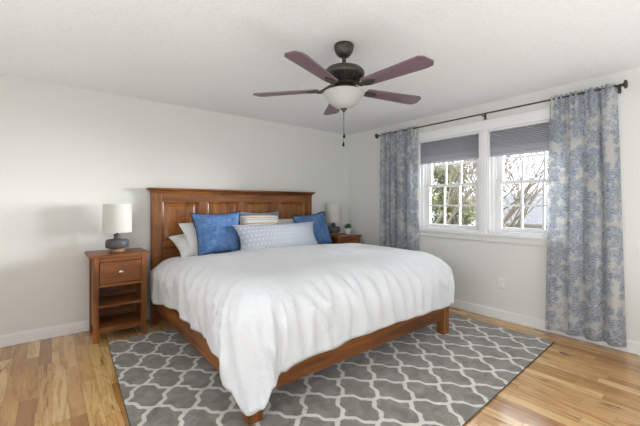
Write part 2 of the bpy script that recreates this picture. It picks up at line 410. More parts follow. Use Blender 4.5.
# ------------------------------------------------------------------ the pair of double-hung windows in the right wall
def dh_window(name, y0, y1):       # y0 < y1
    root = bpy.data.objects.new(name, None); COL.objects.link(root); root['kind'] = 'structure'
    root.location = (0, (y0+y1)/2, Z0)
    hw = (y1-y0)/2; hh = Z1-Z0
    # jamb liner
    boxes('window_jamb', [(.0, T, -hw, -hw+.012, 0, hh), (.0, T, hw-.012, hw, 0, hh), (.0, T, -hw, hw, hh-.02, hh), (.0, T+.03, -hw, hw, 0, .02),
                          (.04, .085, -hw+.012, -hw+.034, .02, hh-.02), (.04, .085, hw-.034, hw-.012, .02, hh-.02), (.085, T, -hw+.012, -hw+.044, .02, hh-.02), (.085, T, hw-.044, hw-.012, .02, hh-.02)], M['casing'], root, .002)
    mid = .575
    def sash(nm, x0, x1, z0, z1, botr, topr):
        a = hw-.045; st = .056
        s = boxes(nm, [(x0, x1, -a, -a+st, z0, z1), (x0, x1, a-st, a, z0, z1), (x0, x1, -a+st, a-st, z0, z0+botr), (x0, x1, -a+st, a-st, z1-topr, z1)], M['casing'], root, .003)
        gy0, gy1, gz0, gz1 = -a+st, a-st, z0+botr, z1-topr
        xm = (x0+x1)/2; mu = .0105
        bars = []
        for k in (1, 2):
            yy = gy0+(gy1-gy0)*k/3; bars.append((xm-.012, xm+.012, yy-mu, yy+mu, gz0, gz1))
        zz = (gz0+gz1)/2; bars.append((xm-.0125, xm+.0125, gy0, gy1, zz-mu, zz+mu))
        boxes('muntin_grid', bars, M['casing'], s, .002)
        boxes('glass_pane', [(xm-.002, xm+.002, gy0-.004, gy1+.004, gz0-.004, gz1+.004)], M['glass'], s)
    sash('lower_sash', .100, .134, .022, mid+.012, .042, .034)
    sash('upper_sash', .138, .172, mid-.022, hh-.022, .034, .045)
    boxes('sash_lock', [(.090, .112, -.03, .03, mid+.0125, mid+.03)], M['casing'], root, .004)
    return root
dh_window('window_1', -2.222, -1.395); dh_window('window_2', -3.150, -2.322)
# casing, mullion cover, stool and apron
struct('trim_1', [(-.018, 0, -1.395, -1.31, Z0-.02, 2.232), (-.018, 0, -3.235, -3.150, Z0-.02, 2.232), (-.020, 0, -3.235, -1.31, 2.132, 2.232), (-.018, 0, -2.322, -2.222, Z0, 2.132),
                  (-.024, 0, -2.30, -2.245, Z0, 2.132), (-.026, 0, -3.245, -1.30, 2.222, 2.240)], M['casing'], .003)
struct('trim_2', [(-.035, .09, -3.25, -1.295, Z0-.028, Z0+.002), (-.03, .0, -3.24, -1.305, Z0-.035, Z0-.028)], M['casing'], .003)
struct('trim_3', [(-.013, 0, -3.235, -1.31, .858, Z0-.036), (-.019, 0, -3.235, -1.31, .858, .872)], M['wall'], .002)
# unseen windows added out of view to carry the fill lamps (front wall, left wall)
for nm, pl, a0, a1, z0, z1 in (('added_window_front', 'F', FW[0], FW[1], FW[2], FW[3]), ('added_window_left', 'L', LW[0], LW[1], LW[2], LW[3])):
    root = bpy.data.objects.new(nm, None); COL.objects.link(root); root['kind'] = 'structure'
    fr = [(a0, a0+.05, z0, z1), (a1-.05, a1, z0, z1), (a0+.05, a1-.05, z0, z0+.05), (a0+.05, a1-.05, z1-.05, z1), ((a0+a1)/2-.03, (a0+a1)/2+.03, z0+.05, z1-.05), (a0+.05, (a0+a1)/2-.03, (z0+z1)/2-.02, (z0+z1)/2+.02), ((a0+a1)/2+.03, a1-.05, (z0+z1)/2-.02, (z0+z1)/2+.02)]
    d0, d1 = (YF-.13, YF-.08) if pl == 'F' else (XL-.13, XL-.08)
    if pl == 'F':
        boxes('window_frame', [(p, q, d0, d1, r, s) for p, q, r, s in fr], M['casing'], root, .003)
        boxes('glass_pane', [(a0+.03, a1-.03, d0+.02, d0+.024, z0+.03, z1-.03)], M['glass'], root)
    else:
        boxes('window_frame', [(d0, d1, p, q, r, s) for p, q, r, s in fr], M['casing'], root, .003)
        boxes('glass_pane', [(d0+.02, d0+.024, a0+.03, a1-.03, z0+.03, z1-.03)], M['glass'], root)

# ------------------------------------------------------------------ rug
def rug():
    bm = nbm()
    c = [(-3.495, -.50), (-.335, -.50), (-.273, -3.046), (-3.60, -3.212)]
    def P(u, v_):
        a = Vector(c[0]).lerp(Vector(c[1]), u); b = Vector(c[3]).lerp(Vector(c[2]), u); return a.lerp(b, v_)
    nu, nv = 60, 50; th = .012
    top = [[bm.verts.new((*P(i/nu, j/nv), th+.0008*noise.noise(Vector((i*.6, j*.6, 0))))) for i in range(nu+1)] for j in range(nv+1)]
    for j in range(nv):
        for i in range(nu): bm.faces.new((top[j][i], top[j+1][i], top[j+1][i+1], top[j][i+1]))
    per = [top[0][i] for i in range(nu+1)]+[top[j][nu] for j in range(1, nv+1)]+[top[nv][i] for i in range(nu-1, -1, -1)]+[top[j][0] for j in range(nv-1, 0, -1)]
    low = [bm.verts.new((v_.co.x, v_.co.y, .0005)) for v_ in per]
    n = len(per)
    for k in range(n): bm.faces.new((per[k], per[(k+1) % n], low[(k+1) % n], low[k]))
    bm.faces.new(low)
    root = obj('area_rug', bm, M['rug'])
    tag(root, 'large grey trellis-patterned area rug with cream lattice lying under the bed', 'rug')
    e = nbm()
    pts = [Vector((*P(0, 0), .008)), Vector((*P(1, 0), .008)), Vector((*P(1, 1), .008)), Vector((*P(0, 1), .008))]
    for k in range(4): tube(e, [pts[k], pts[(k+1) % 4]], .0045, 6)
    o = obj('edge_binding', e, M['rug_edge'], root, smooth=True); o['label'] = 'thin dark grey edge binding'
rug()

# ------------------------------------------------------------------ bed
def sm(a, b, x):
    t_ = max(0, min(1, (x-a)/(b-a))); return t_*t_*(3-2*t_)
BX0, BX1 = -3.04, -.84; RT = .0125
def bed():
    r = thing('bed_frame', 'king size cherry wood bed frame with tall panelled headboard', 'bed', ((BX0+BX1)/2, -1.2, 0))
    cx, cy = r.location.x, r.location.y
    def settle(o):      # the foot end stands very slightly out of square with the wall
        for v_ in o.data.vertices:
            v_.co.y -= .055*(BX1-(v_.co.x+cx))/2.2*sm(-1.9, -2.28, v_.co.y+cy)
        return o
    def bb(name, lst, mat, parent=r, bev=.003):
        o = boxes(name, [(a-cx, b-cx, c-cy, d-cy, e, f) for a, b, c, d, e, f in lst], mat, parent, bev); return settle(o)
    hb = bb('headboard', [(BX0+.1, BX1-.1, -.075, -.035, .35, .50), (BX0+.1, BX1-.1, -.08, -.03, .50, .835), (BX0+.1, BX1-.1, -.085, -.03, 1.318, 1.415)], M['woodX'])
    for x in (BX0, BX1-.102): bb('post', [(x, x+.102, -.095, -.02, 0, 1.415)], M['woodZ'], hb)
    # crown moulding
    bm = nbm()
    prof = [(-.095, 1.400), (-.100, 1.408), (-.103, 1.420), (-.112, 1.432), (-.128, 1.440), (-.136, 1.444), (-.136, 1.456), (-.132, 1.460)]
    ring = []
    for (y, z) in prof:
        e = -(y+.095)
        ring.append([bm.verts.new(q) for q in ((BX0-e-cx, -.015-cy, z), (BX0-e-cx, y-cy, z), (BX1+e-cx, y-cy, z), (BX1+e-cx, -.015-cy, z))])
    for a, b in zip(ring, ring[1:]):
        for k in range(4): bm.faces.new((a[k], a[(k+1) % 4], b[(k+1) % 4], b[k]))
    bm.faces.new(ring[0]); bm.faces.new(ring[-1])
    obj('crown_moulding', bm, M['woodX'], hb)
    xs = [(-2.938, -2.515), (-2.425, -2.005), (-1.915, -1.485), (-1.395, -.942)]
    for (a, b), (c, d) in zip(xs, xs[1:]): bb('stile', [(b, c, -.085, -.03, .835, 1.318)], M['woodZ'], hb)
    for a, b in xs:     # raised panels: bead, sloped border and flat field
        bm = nbm(); z0, z1 = .835, 1.318
        rr = []
        for ins, y in ((0, -.083), (.010, -.083), (.014, -.066), (.030, -.060), (.034, -.056), (.065, -.070), (.072, -.072)):
            rr.append([bm.verts.new((px-cx, y-cy, pz)) for px, pz in ((a+ins, z0+ins), (b-ins, z0+ins), (b-ins, z1-ins), (a+ins, z1-ins))])
        for p, q in zip(rr, rr[1:]):
            for k in range(4): bm.faces.new((p[k], p[(k+1) % 4], q[(k+1) % 4], q[k]))
        bm.faces.new(rr[-1])
        back = [bm.verts.new((v_.co.x, -.032-cy, v_.co.z)) for v_ in rr[0]]
        for k in range(4): bm.faces.new((rr[0][k], rr[0][(k+1) % 4], back[(k+1) % 4], back[k]))
        bm.faces.new(back)
        obj('raised_panel', bm, M['woodP'], hb)
    for x in (BX0+.002, BX1-.034): bb('side_rail', [(x, x+.032, -2.25, -.096, .160, .325)], M['woodY'])
    bb('foot_rail', [(BX0+.09, BX1-.09, -2.318, -2.285, .158, .318)], M['woodX'])
    for x in (BX0+.012, BX1-.095): bb('leg', [(x, x+.095, -2.332, -2.25, RT+.002, .326)], M['woodZ'])
    for k in range(9): bb('slat', [(BX0+.034, BX1-.034, -.3-.235*k, -.22-.235*k, .20, .22)], M['lampwood'])
    bb('centre_support', [((BX0+BX1)/2-.03, (BX0+BX1)/2+.03, -2.28, -.09, .16, .198)], M['woodY'])
    for y in (-1.6, -.8): bb('support_leg', [((BX0+BX1)/2-.025, (BX0+BX1)/2+.025, y-.025, y+.025, RT+.002, .159)], M['woodZ'])
bed()
bm = nbm(); box(bm, -2.98, -.90, -2.24, -.14, .222, .62, .06, 4)
tag(obj('mattress', bm, M['mattress'], auto=60), 'thick white mattress lying on the bed frame under the duvet', 'mattress')

def lerp(a, b, t_): return a+(b-a)*t_
def interp(tab, x):
    if x <= tab[0][0]: return tab[0][1]
    for (a, va), (b, vb) in zip(tab, tab[1:]):
        if x <= b: return va+(vb-va)*sm(a, b, x)
    return tab[-1][1]
def duvet():
    xl, xr, yf, yh = -3.085, -.775, -2.43, -.30
    RX, RY = .25, .36
    cx0, cx1, cy0, cy1 = xl+RX, xr-RX, yf+RY, yh
    def ztop(x, y):
        z = .765+.055*sm(-.65, -1.25, y)
        z -= .045*sm(-.75, -.28, y)
        z += .010*noise.noise(Vector((x*2.2, y*2.2, 1)))+.006*noise.noise(Vector((x*6, y*3, 4)))
        z += .012*math.cos((x-cx0)/(cx1-cx0)*PI*2+PI)
        return z
    # hem height (z) round the perimeter
    def hem_left(y): return interp([(-2.07, .33), (-1.6, .36), (-1.1, .37), (-.3, .27)], y)
    def hem_foot(x): return interp([(-2.87, .29), (-2.76, .33), (-2.5, .352), (-2.0, .362), (-1.4, .352), (-1.0, .335)], x)
    def hem_right(y): return interp([(-2.1, .33), (-1.5, .36), (-.3, .34)], y)
    NB = 34
    xs_ = [cx0+(cx1-cx0)*i/70 for i in range(71)]; ys_ = [cy1+(cy0-cy1)*j/70 for j in range(71)]
    # index ranges: overhang left NB cols, core, overhang right NB; rows: core then NB foot
    cols = [('L', NB-k) for k in range(NB)]+[('C', x) for x in xs_]+[('R', k+1) for k in range(NB)]
    rows = [('C', y) for y in ys_]+[('F', k+1) for k in range(NB)]
    def P(col, row):
        kx = col[1]/NB if col[0] != 'C' else 0; ky = row[1]/NB if row[0] == 'F' else 0
        bx = cx0 if col[0] == 'L' else cx1 if col[0] == 'R' else col[1]
        by = cy0 if row[0] == 'F' else row[1]
        m_ = max(kx, ky)
        z0 = ztop(bx, by)
        if m_ == 0: return Vector((bx, by, z0))
        sgn = -1 if col[0] == 'L' else 1
        # direction angle: 0 = sideways, 90 = towards foot
        if kx and ky:
            f = ky/(kx+ky) if False else (0.5*ky/kx if ky < kx else 1-0.5*kx/ky)
        else: f = 1.0 if ky else 0.0
        ph = f*PI/2
        dx, dy = sgn*math.cos(ph), -math.sin(ph)
        if col[0] == 'L': hs = hem_left(by)
        elif col[0] == 'R': hs = hem_right(by)
        else: hs = None
        hf = hem_foot(bx)
        if kx and ky:
            if sgn < 0:
                zh = interp([(0, hem_left(cy0)), (.14, .30), (.36, .20), (.55, .105), (.70, .13), (.83, .25), (.93, .30), (1.0, hem_foot(cx0))], f)
            else: zh = lerp(hem_right(cy0), hem_foot(cx1), f)+.01*math.sin(f*PI*3)
            per = f*1.2+(5 if sgn > 0 else 2.6)
        elif kx: zh = hs; per = (-by)*1.0 if sgn < 0 else 8+(-by)
        else: zh = hf; per = 3.8+(bx-cx0)
        # hem scallop
        zh += .010*noise.noise(Vector((per*3.2, 0, 3)))+.004*math.sin(per*19+2*math.sin(per*5))
        # profile: superellipse bend then drop
        Rh = math.hypot(RX*math.cos(ph), RY*math.sin(ph)) if not (kx and ky) else lerp(RX, RY, f)
        # corner rounding: slight extra puff
        Rv = z0-.50
        drop = .50-zh
        bl = 1.15*math.hypot(Rh, Rv)
        tot = bl+max(drop, 0)
        s = m_*tot
        if s < bl:
            a = s/bl*PI/2
            h = Rh*math.sin(a)**.92; z = z0-Rv*(1-math.cos(a)**.85)
        else:
            h = Rh; z = .50-(s-bl)
        # folds growing downward
        below = max(0, min(1, (z0-z)/(z0-zh)))
        amp = .020*below**1.4
        fold = math.sin(per*16+1.3*math.sin(per*4.1))*.55+noise.noise(Vector((per*6, z*1.2, 7)))*.9
        h += amp*fold + .012*below
        if sgn < 0 and kx and ky:    # hanging corner tail swings out in one soft fold
            h += .030*below*math.exp(-((f-.42)/.32)**2)
            h -= .018*below*math.exp(-((f-.9)/.07)**2)
        elif kx and sgn < 0: h -= .012*below
        p = Vector((bx+dx*h, by+dy*h, z))
        if sgn < 0 and kx and ky: p += Vector((.014, -.040, 0))*below*math.exp(-((f-.60)/.25)**2)
        p.y -= .055*(xr-p.x)/2.28*sm(-1.7, -2.3, p.y)
        # long diagonal wrinkles over the bend
        w = noise.noise(Vector((per*5.5+z*2.5, z*2.0, 11)))*.010*math.sin(min(1, m_*1.6)*PI)
        q1 = 1-abs(noise.noise(Vector((per*7+1.6*z, z*1.6, 21))))*3.2; q2 = 1-abs(noise.noise(Vector((per*15-3.5*z, z*2.2, 31))))*3.2
        w += (.030*max(0, q1)**2+.007*max(0, q2)**2)*sm(.15, .55, m_)*(1-.35*sm(.8, 1, m_))
        p += Vector((dx, dy, .6))*w
        return p
    bm = nbm()
    g = [[bm.verts.new(P(c, r_)) for c in cols] for r_ in rows]
    for j in range(len(rows)-1):
        for i in range(len(cols)-1):
            bm.faces.new((g[j][i], g[j+1][i], g[j+1][i+1], g[j][i+1]))
    bmesh.ops.recalc_face_normals(bm, faces=bm.faces)
    if sum(f.normal.z for f in bm.faces) < 0: bmesh.ops.reverse_faces(bm, faces=bm.faces)
    o = obj('duvet', bm, M['duvet'], smooth=True, recalc=False)
    sd = o.modifiers.new('s', 'SOLIDIFY'); sd.thickness = .018; sd.offset = -1
    tag(o, 'plump white duvet spread over the bed, its corner hanging at the foot', 'duvet')
duvet()

# ------------------------------------------------------------------ pillows
def pillow(name, w, h, th, mat, centre, tilt, yaw, roll=0, label='', group=None, edge=None, sag=0, seed=0, corner=.10, taper=0):
    """face in local XY, thickness Z; tilt = lean back from upright (deg)"""
    bm = nbm(); n = 28
    def surf(side):
        g = []
        for j in range(n+1):
            row = []
            for i in range(n+1):
                u = -1+2*i/n; v_ = -1+2*j/n
                pinx = 1-corner*2*(1-v_*v_)**1.0*0+0
                x = u*w/2*(1-corner*(1-abs(v_)**2)*abs(u)**3); y = v_*h/2*(1-corner*(1-abs(u)**2)*abs(v_)**3)
                prof = (max(0, 1-abs(u)**2.6)*max(0, 1-abs(v_)**2.6))**.55
                x *= 1+taper*v_
                z = side*th/2*prof
                z += side*.012*prof*noise.noise(Vector((u*2+seed, v_*2, side*3)))
                # creases running in from the corners
                z -= side*.006*math.sin(prof*PI)*max(0, noise.noise(Vector((u*7+seed, v_*3, 2+side))))
                y -= sag*(1-abs(u)**1.5)*(v_ > 0)*v_*v_
                row.append((x, y, z))
            g.append(row)
        return g
    A = surf(1); B = surf(-1)
    va = [[bm.verts.new(p) for p in r_] for r_ in A]
    vb = [[va[j][i] if i in (0, n) or j in (0, n) else bm.verts.new(B[j][i]) for i in range(n+1)] for j in range(n+1)]
    for j in range(n):
        for i in range(n):
            bm.faces.new((va[j][i], va[j][i+1], va[j+1][i+1], va[j+1][i])); bm.faces.new((vb[j][i], vb[j+1][i], vb[j+1][i+1], vb[j][i+1]))
    border = [va[0][i].co.copy() for i in range(n+1)]+[va[j][n].co.copy() for j in range(1, n+1)]+[va[n][i].co.copy() for i in range(n-1, -1, -1)]+[va[j][0].co.copy() for j in range(n-1, -1, -1)]
    o = obj(name, bm, mat, smooth=True)
    o.rotation_euler = (Matrix.Rotation(math.radians(yaw), 4, 'Z') @ Matrix.Rotation(math.radians(90-tilt), 4, 'X') @ Matrix.Rotation(math.radians(roll), 4, 'Z')).to_euler()
    o.location = centre
    tag(o, label, 'pillow', group)
    if edge:
        e = nbm()
        if edge == 'fringe':
            rr = random.Random(seed)
            for k in range(len(border)-1):
                for q in range(5):
                    p = border[k].lerp(border[k+1], q/5); out = Vector((p.x/(w/2), p.y/(h/2), 0)); 
                    out = Vector((out.x if abs(out.x) > .93 else 0, out.y if abs(out.y) > .93 else 0, 0))
                    if out.length < .1: continue
                    out.normalize()
                    d = out*rr.uniform(.010, .018)+Vector((rr.uniform(-.005, .005), rr.uniform(-.005, .005), rr.uniform(-.004, .004)))
                    tube(e, [p-out*.003, p+d], [.0022, .0008], 4)
            tube(e, border, .004, 6, False)
            c = obj('fringe', e, M['navy'], o, smooth=True); c['label'] = 'dark navy fringed edge'
        else:
            tube(e, border, .003, 6, False)
            obj('piping', e, edge, o, smooth=True)
    return o
g = 'white sleeping pillows against the headboard'
def at_px(u, v_, y):   # world point on the plane y seen at photo pixel, used to lay the pillows out
    yaw = .673267; f = 338.112; Fw = Vector((math.sin(yaw), math.cos(yaw), 0)); R_ = Vector((math.cos(yaw), -math.sin(yaw), 0))
    d = Fw+R_*((u-320)/f)+Vector((0, 0, (204.298-v_)/f)); c = Vector((-3.9104, -4.1422, 1.2782))
    return c+d*((y-c.y)/d.y)
pillow('pillow', .68, .42, .17, M['pillow_white'], (-2.53, -.28, .83), 60, 0, 6, 'white sleeping pillow lying low at the left, behind the upright white one', g, seed=1)
pillow('pillow', .66, .44, .16, M['pillow_white'], (-2.46, -.32, .91), 26, 6, 7, 'white sleeping pillow leaning upright behind the left blue cushion', g, seed=2)
pillow('pillow', .70, .42, .17, M['pillow_white'], (-1.30, -.24, .90), 25, 0, 0, 'white pillow against the headboard between striped and right blue cushions', g, seed=3)
pillow('throw_pillow', .52, .47, .15, M['blue'], (-2.45, -.50, .960), 16, -4, 1, 'square blue throw pillow with fringed edge at the left', 'blue fringed throw pillows', 'fringe', seed=4, taper=.08)
pillow('throw_pillow', .60, .47, .15, M['blue'], (-1.06, -.42, .925), 18, 4, 5, 'square blue throw pillow with fringed edge at the right, tilted', 'blue fringed throw pillows', 'fringe', seed=5)
pillow('throw_pillow', .58, .46, .14, M['stripe'], (-1.84, -.36, .965), 20, 0, -1, 'cream throw pillow with tan stripes and blue bands behind the long one', None, M['pillow_white'], seed=6)
pillow('lumbar_pillow', 1.20, .36, .17, M['lumbar'], (-1.73, -.64, .880), 22, 4, 0, 'long pale grey lumbar pillow with white dots in front of the others', None, M['lumbar'], seed=9)

# ------------------------------------------------------------------ nightstands
def nightstand(x0, label, wide=.44):
    r = thing('nightstand', label, 'nightstand', (x0+wide/2, -.24, 0), group='cherry nightstands beside the bed')
    w = wide/2; y0, y1 = -.205, .20     # front, back (local)
    boxes('top_board', [(-w-.036, w+.03, y0-.025, y1+.015, .782, .806)], M['woodX'], r, .005)
    for sx_ in (-1, 1):
        for yy in (y0, y1-.045):
            x = -w if sx_ < 0 else w-.045
            boxes('leg', [(x, x+.045, yy, yy+.045, 0, .780)], M['woodZ'], r, .003)
        x = -w+.012 if sx_ < 0 else w-.027
        boxes('side_panel', [(x, x+.015, y0+.046, y1-.046, .10, .780)], M['woodZ'], r)
    boxes('back_panel', [(-w+.046, w-.046, y1-.025, y1-.012, .10, .780)], M['woodX'], r)
    for za, zb in ((.742, .781), (.505, .535)): boxes('front_rail', [(-w+.046, w-.046, y0+.004, y0+.03, za, zb)], M['woodX'], r, .002)
    d = boxes('drawer', [(-w+.050, w-.050, y0-.002, y0+.018, .539, .738)], M['woodX'], r, .004)
    b = nbm(); lathe(b, [(.006, .0), (.007, -.010), (.016, -.016), (.019, -.022), (.015, -.028), (.004, -.031)], 20, (0, y0-.002, .64), axis='Y')
    for v_ in b.verts: v_.co.x *= 1.25
    k = obj('knob', b, M['nickel'], d, smooth=True); k['label'] = 'oval brushed nickel knob'
    boxes('shelf', [(-w+.028, w-.028, y0+.003, y1-.026, .315, .337)], M['woodX'], r, .002)
    boxes('shelf', [(-w+.028, w-.028, y0+.003, y1-.026, .110, .132), (-w+.046, w-.046, y0+.006, y0+.024, .082, .1095)], M['woodX'], r, .002)
    return r
nightstand(-3.605, 'cherry wood nightstand left of the bed, drawer above two open shelves')
nightstand(-.615, 'cherry wood nightstand in the corner right of the bed')

def lamp(loc, label):
    r = thing('table_lamp', label, 'lamp', loc, group='grey table lamps on the nightstands')
    b = nbm(); lathe(b, [(.060, 0), (.066, .004), (.066, .030), (.060, .036)], 40)
    o = obj('foot', b, M['lampwood'], r, auto=40); o['label'] = 'tan wooden foot'
    b = nbm(); lathe(b, [(.070, .0365), (.094, .042), (.101, .055), (.102, .100), (.098, .116), (.088, .124), (.034, .128), (.031, .134), (.031, .172), (.026, .178)], 48)
    obj('ceramic_body', b, M['ceramic'], r, auto=50)
    b = nbm(); lathe(b, [(.008, .1785), (.008, .33)], 12); obj('stem', b, M['nickel'], r, smooth=True)
    b = nbm(); lathe(b, [(.012, .331), (.03, .35), (.032, .38), (.018, .41), (.004, .415)], 20); obj('bulb', b, M['bowl'], r, smooth=True)
    b = nbm(); lathe(b, [(.128, .195), (.122, .475), (.119, .475), (.125, .195), (.128, .195)], 56, cap0=False, cap1=False)
    obj('lamp_shade', b, M['shade'], r, auto=50)
    b = nbm()
    for k in range(3):
        a = 2*PI*k/3; tube(b, [(0, 0, .45), (.12*math.cos(a), .12*math.sin(a), .465)], .0018, 6)
    tube(b, [(0, 0, .416), (0, 0, .455)], .004, 8)
    obj('shade_spider', b, M['nickel'], r)
    return r
lamp((-3.39, -.255, .807), 'white drum-shade lamp with charcoal disc base on the left nightstand')
lamp((-.475, -.17, .807), 'white drum-shade lamp on the corner nightstand, beside the potted succulent')

def plant():
    r = thing('potted_succulent', 'small green succulent in a white pot on the corner nightstand', 'plant', (-.235, -.24, .8065))
    b = nbm(); lathe(b, [(.026, 0), (.030, .003), (.041, .072), (.042, .078), (.038, .078), (.036, .066), (.006, .064)], 32); obj('pot', b, M['pot'], r, auto=50)
    b = nbm(); lathe(b, [(.004, .0645), (.0355, .066), (.034, .071), (.004, .074)], 20); obj('soil', b, M['soil'], r)
    b = nbm(); rr = random.Random(3)
    for ring, (n, el, L) in enumerate(((9, 15, .062), (8, 38, .066), (7, 60, .062), (4, 80, .055))):
        for k in range(n):
            a = 2*PI*(k+.4*ring)/n+rr.uniform(-.15, .15); e = math.radians(el+rr.uniform(-8, 8)); 
            d = Vector((math.cos(a)*math.cos(e), math.sin(a)*math.cos(e), math.sin(e))); up = Vector((0, 0, 1)); s = d.cross(up).normalized() if d.cross(up).length > .01 else Vector((1, 0, 0)); nn = s.cross(d)
            base = Vector((0, 0, .076)); rings = []
            for q in range(6):
                t_ = q/5; wd = .0015+.013*math.sin(t_**.8*PI)*(1-.3*t_); p = base+d*L*t_+Vector((0, 0, .012*t_*t_))
                rings.append([b.verts.new(p+s*wd), b.verts.new(p+nn*wd*.35), b.verts.new(p-s*wd), b.verts.new(p-nn*wd*.45)])
            for p_, q_ in zip(rings, rings[1:]):
                for m_ in range(4): b.faces.new((p_[m_], p_[(m_+1) % 4], q_[(m_+1) % 4], q_[m_]))
            b.faces.new(rings[0]); b.faces.new(rings[-1])
    obj('leaves', b, M['leaf'], r, smooth=True); r.scale = (1.25, 1.25, 1.2)
plant()

# ------------------------------------------------------------------ curtains and rod
def curtain_rod():
    x = -.085; z = 2.30
    r = thing('curtain_rod', 'thin dark bronze curtain rod above the windows with disc finials', 'curtain rod', (x, -2.1, z))
    b = nbm(); lathe(b, [(.0085, -1.375), (.0085, 1.35)], 14, axis='Y'); obj('rod', b, M['bronze'], r, smooth=True)
    for y, s in ((1.35, 1), (-1.375, -1)):
        b = nbm(); prof = [(.012, 0), (.014, .012), (.010, .02), (.020, .028), (.036, .034), (.038, .042), (.030, .05), (.008, .054)]
        lathe(b, [(a, q*s) for a, q in prof], 24, (0, y, 0), axis='Y'); obj('finial', b, M['bronze'], r, auto=50)
    for y in (1.325, -.19, -1.362):
        b = nbm(); tube(b, [(0, y, -.014), (.03, y, -.016), (.075, y, -.016)], .006, 8); box(b, .073, .084, y-.012, y+.012, -.05, .02, .002); tube(b, [(-.012, y, 0), (-.006, y, -.012), (0, y, -.0145), (.008, y, -.012), (.012, y, 0)], .004, 6)
        obj('bracket', b, M['bronze'], r, auto=50)
curtain_rod()
def curtain(name, y0t, y1t, y0b, y1b, zt, zb, nf, seed, label, flat=0):
    """hangs from y0 to y1 (top/bottom), nf folds, pinched at the top"""
    bm = nbm(); uvl = bm.loops.layers.uv.new('UVMap'); nu, nv = 260, 60; x0 = -.088
    rr = random.Random(seed); rows = []
    # irregular fold centres along the heading
    cs = [0]
    while cs[-1] < 1: cs.append(cs[-1]+rr.uniform(.6, 1.5)/nf)
    am = [rr.uniform(.5, 1.15) for _ in cs]; ph = [rr.uniform(-.05, .05) for _ in cs]
    for j in range(nv+1):
        t_ = j/nv; z = lerp(zt, zb, t_); row = []
        for i in range(nu+1):
            s = i/nu
            y = lerp(lerp(y0t, y0b, t_), lerp(y1t, y1b, t_), s)
            q = s+.018*math.sin(t_*2.6+s*9+seed)*t_
            ki = max(k for k in range(len(cs)-1) if cs[k] <= max(q, 0)); fr_ = (q-cs[ki])/(cs[ki+1]-cs[ki])
            a = lerp(am[ki], am[ki+1], sm(0, 1, fr_))*(flat if s > .66 and flat else 1)
            phase = 2*PI*fr_
            w = math.cos(phase)+.30*math.cos(2*phase)*(1-.6*t_)
            A = lerp(.020, .038, sm(0, .3, t_))*a
            x = x0+A*w
            x += .014*noise.noise(Vector((s*5, t_*2.2, seed)))*t_+.004*noise.noise(Vector((s*30, t_*1.5, seed)))
            y -= .30*A*math.sin(phase)*min(1, s*12, (1-s)*12)
            # narrow pinch pleats under the heading
            x += .010*math.cos(2*PI*s*nf*2.6)*(1-sm(.0, .16, t_))
            zz = z+(.006*math.sin(phase) if j == nv else 0)+(.012*abs(math.sin(2*PI*s*nf*1.3)) if j == 0 else 0)
            row.append(bm.verts.new((x, y, zz)))
        rows.append(row)
    # flat-fabric coordinates
    us = [0]
    for i in range(nu): us.append(us[-1]+(rows[nv//2][i+1].co-rows[nv//2][i].co).length)
    for j in range(nv):
        for i in range(nu):
            f = bm.faces.new((rows[j][i], rows[j+1][i], rows[j+1][i+1], rows[j][i+1]))
            for lp, (a, b) in zip(f.loops, ((i, j), (i, j+1), (i+1, j+1), (i+1, j))): lp[uvl].uv = (us[a]+seed, lerp(zt, zb, b/nv))
    o = obj(name, bm, M['curtain'], smooth=True)
    sd = o.modifiers.new('s', 'SOLIDIFY'); sd.thickness = .0015
    tag(o, label, 'curtain', 'blue floral curtain panels')
curtain('curtain', -1.415, -.79, -1.43, -.80, 2.315, .07, 5, 2, 'blue and white floral curtain panel left of the windows behind the bed')
curtain('curtain', -3.455, -2.955, -3.515, -2.915, 2.318, .055, 5, 5, 'blue and cream floral curtain panel right of the windows, at the photo edge', .4)

# ------------------------------------------------------------------ shades in the windows
def blind(y0, y1, label):
    r = thing('window_shade', label, 'window shade', (0.012, (y0+y1)/2, 2.128), group='grey pleated shades in the windows')
    hw = (y1-y0)/2-.004
    boxes('headrail', [(-.010, .035, -hw, hw, -.030, -.001)], M['blind_rail'], r, .003)
    b = nbm(); zt, zb, n = -.031, -.290, 14
    for s in (0, 1):
        pts = []
        for k in range(2*n+1):
            z = lerp(zt, zb, k/(2*n)); d = .011 if k % 2 else 0
            if k/(2*n) > .72: d *= .3
            pts.append((.012-(d+.004) if s == 0 else .012+(d+.004), z))
        for (xa, za), (xb, zb_) in zip(pts, pts[1:]):
            b.faces.new([b.verts.new(q) for q in ((xa, -hw, za), (xa, hw, za), (xb, hw, zb_), (xb, -hw, zb_))])
    bmesh.ops.remove_doubles(b, verts=b.verts, dist=.0001)
    obj('pleated_fabric', b, M['blind'], r, recalc=False)
    boxes('bottom_rail', [(-.002, .024, -hw, hw, -.312, -.290)], M['blind_rail'], r, .004)
blind(-2.209, -1.408, 'grey pleated shade at the top of the left window')
blind(-3.137, -2.335, 'grey pleated shade at the top of the right window')

# ------------------------------------------------------------------ outlet
r = thing('wall_outlet', 'white duplex wall outlet below the windows', 'outlet', (-.0005, -2.465, .406))
boxes('cover_plate', [(-.006, 0, -.036, .036, -.058, .058)], M['plate'], r, .002)
for z in (.022, -.022):
    o = boxes('receptacle', [(-.0085, -.005, -.017, .017, z-.014, z+.014)], M['plate'], r, .004)
    boxes('slot', [(-.009, -.0084, -.008, -.006, z-.003, z+.007), (-.009, -.0084, .006, .008, z-.003, z+.007), (-.009, -.0084, -.002, .002, z-.010, z-.006)], M['slot'], o)

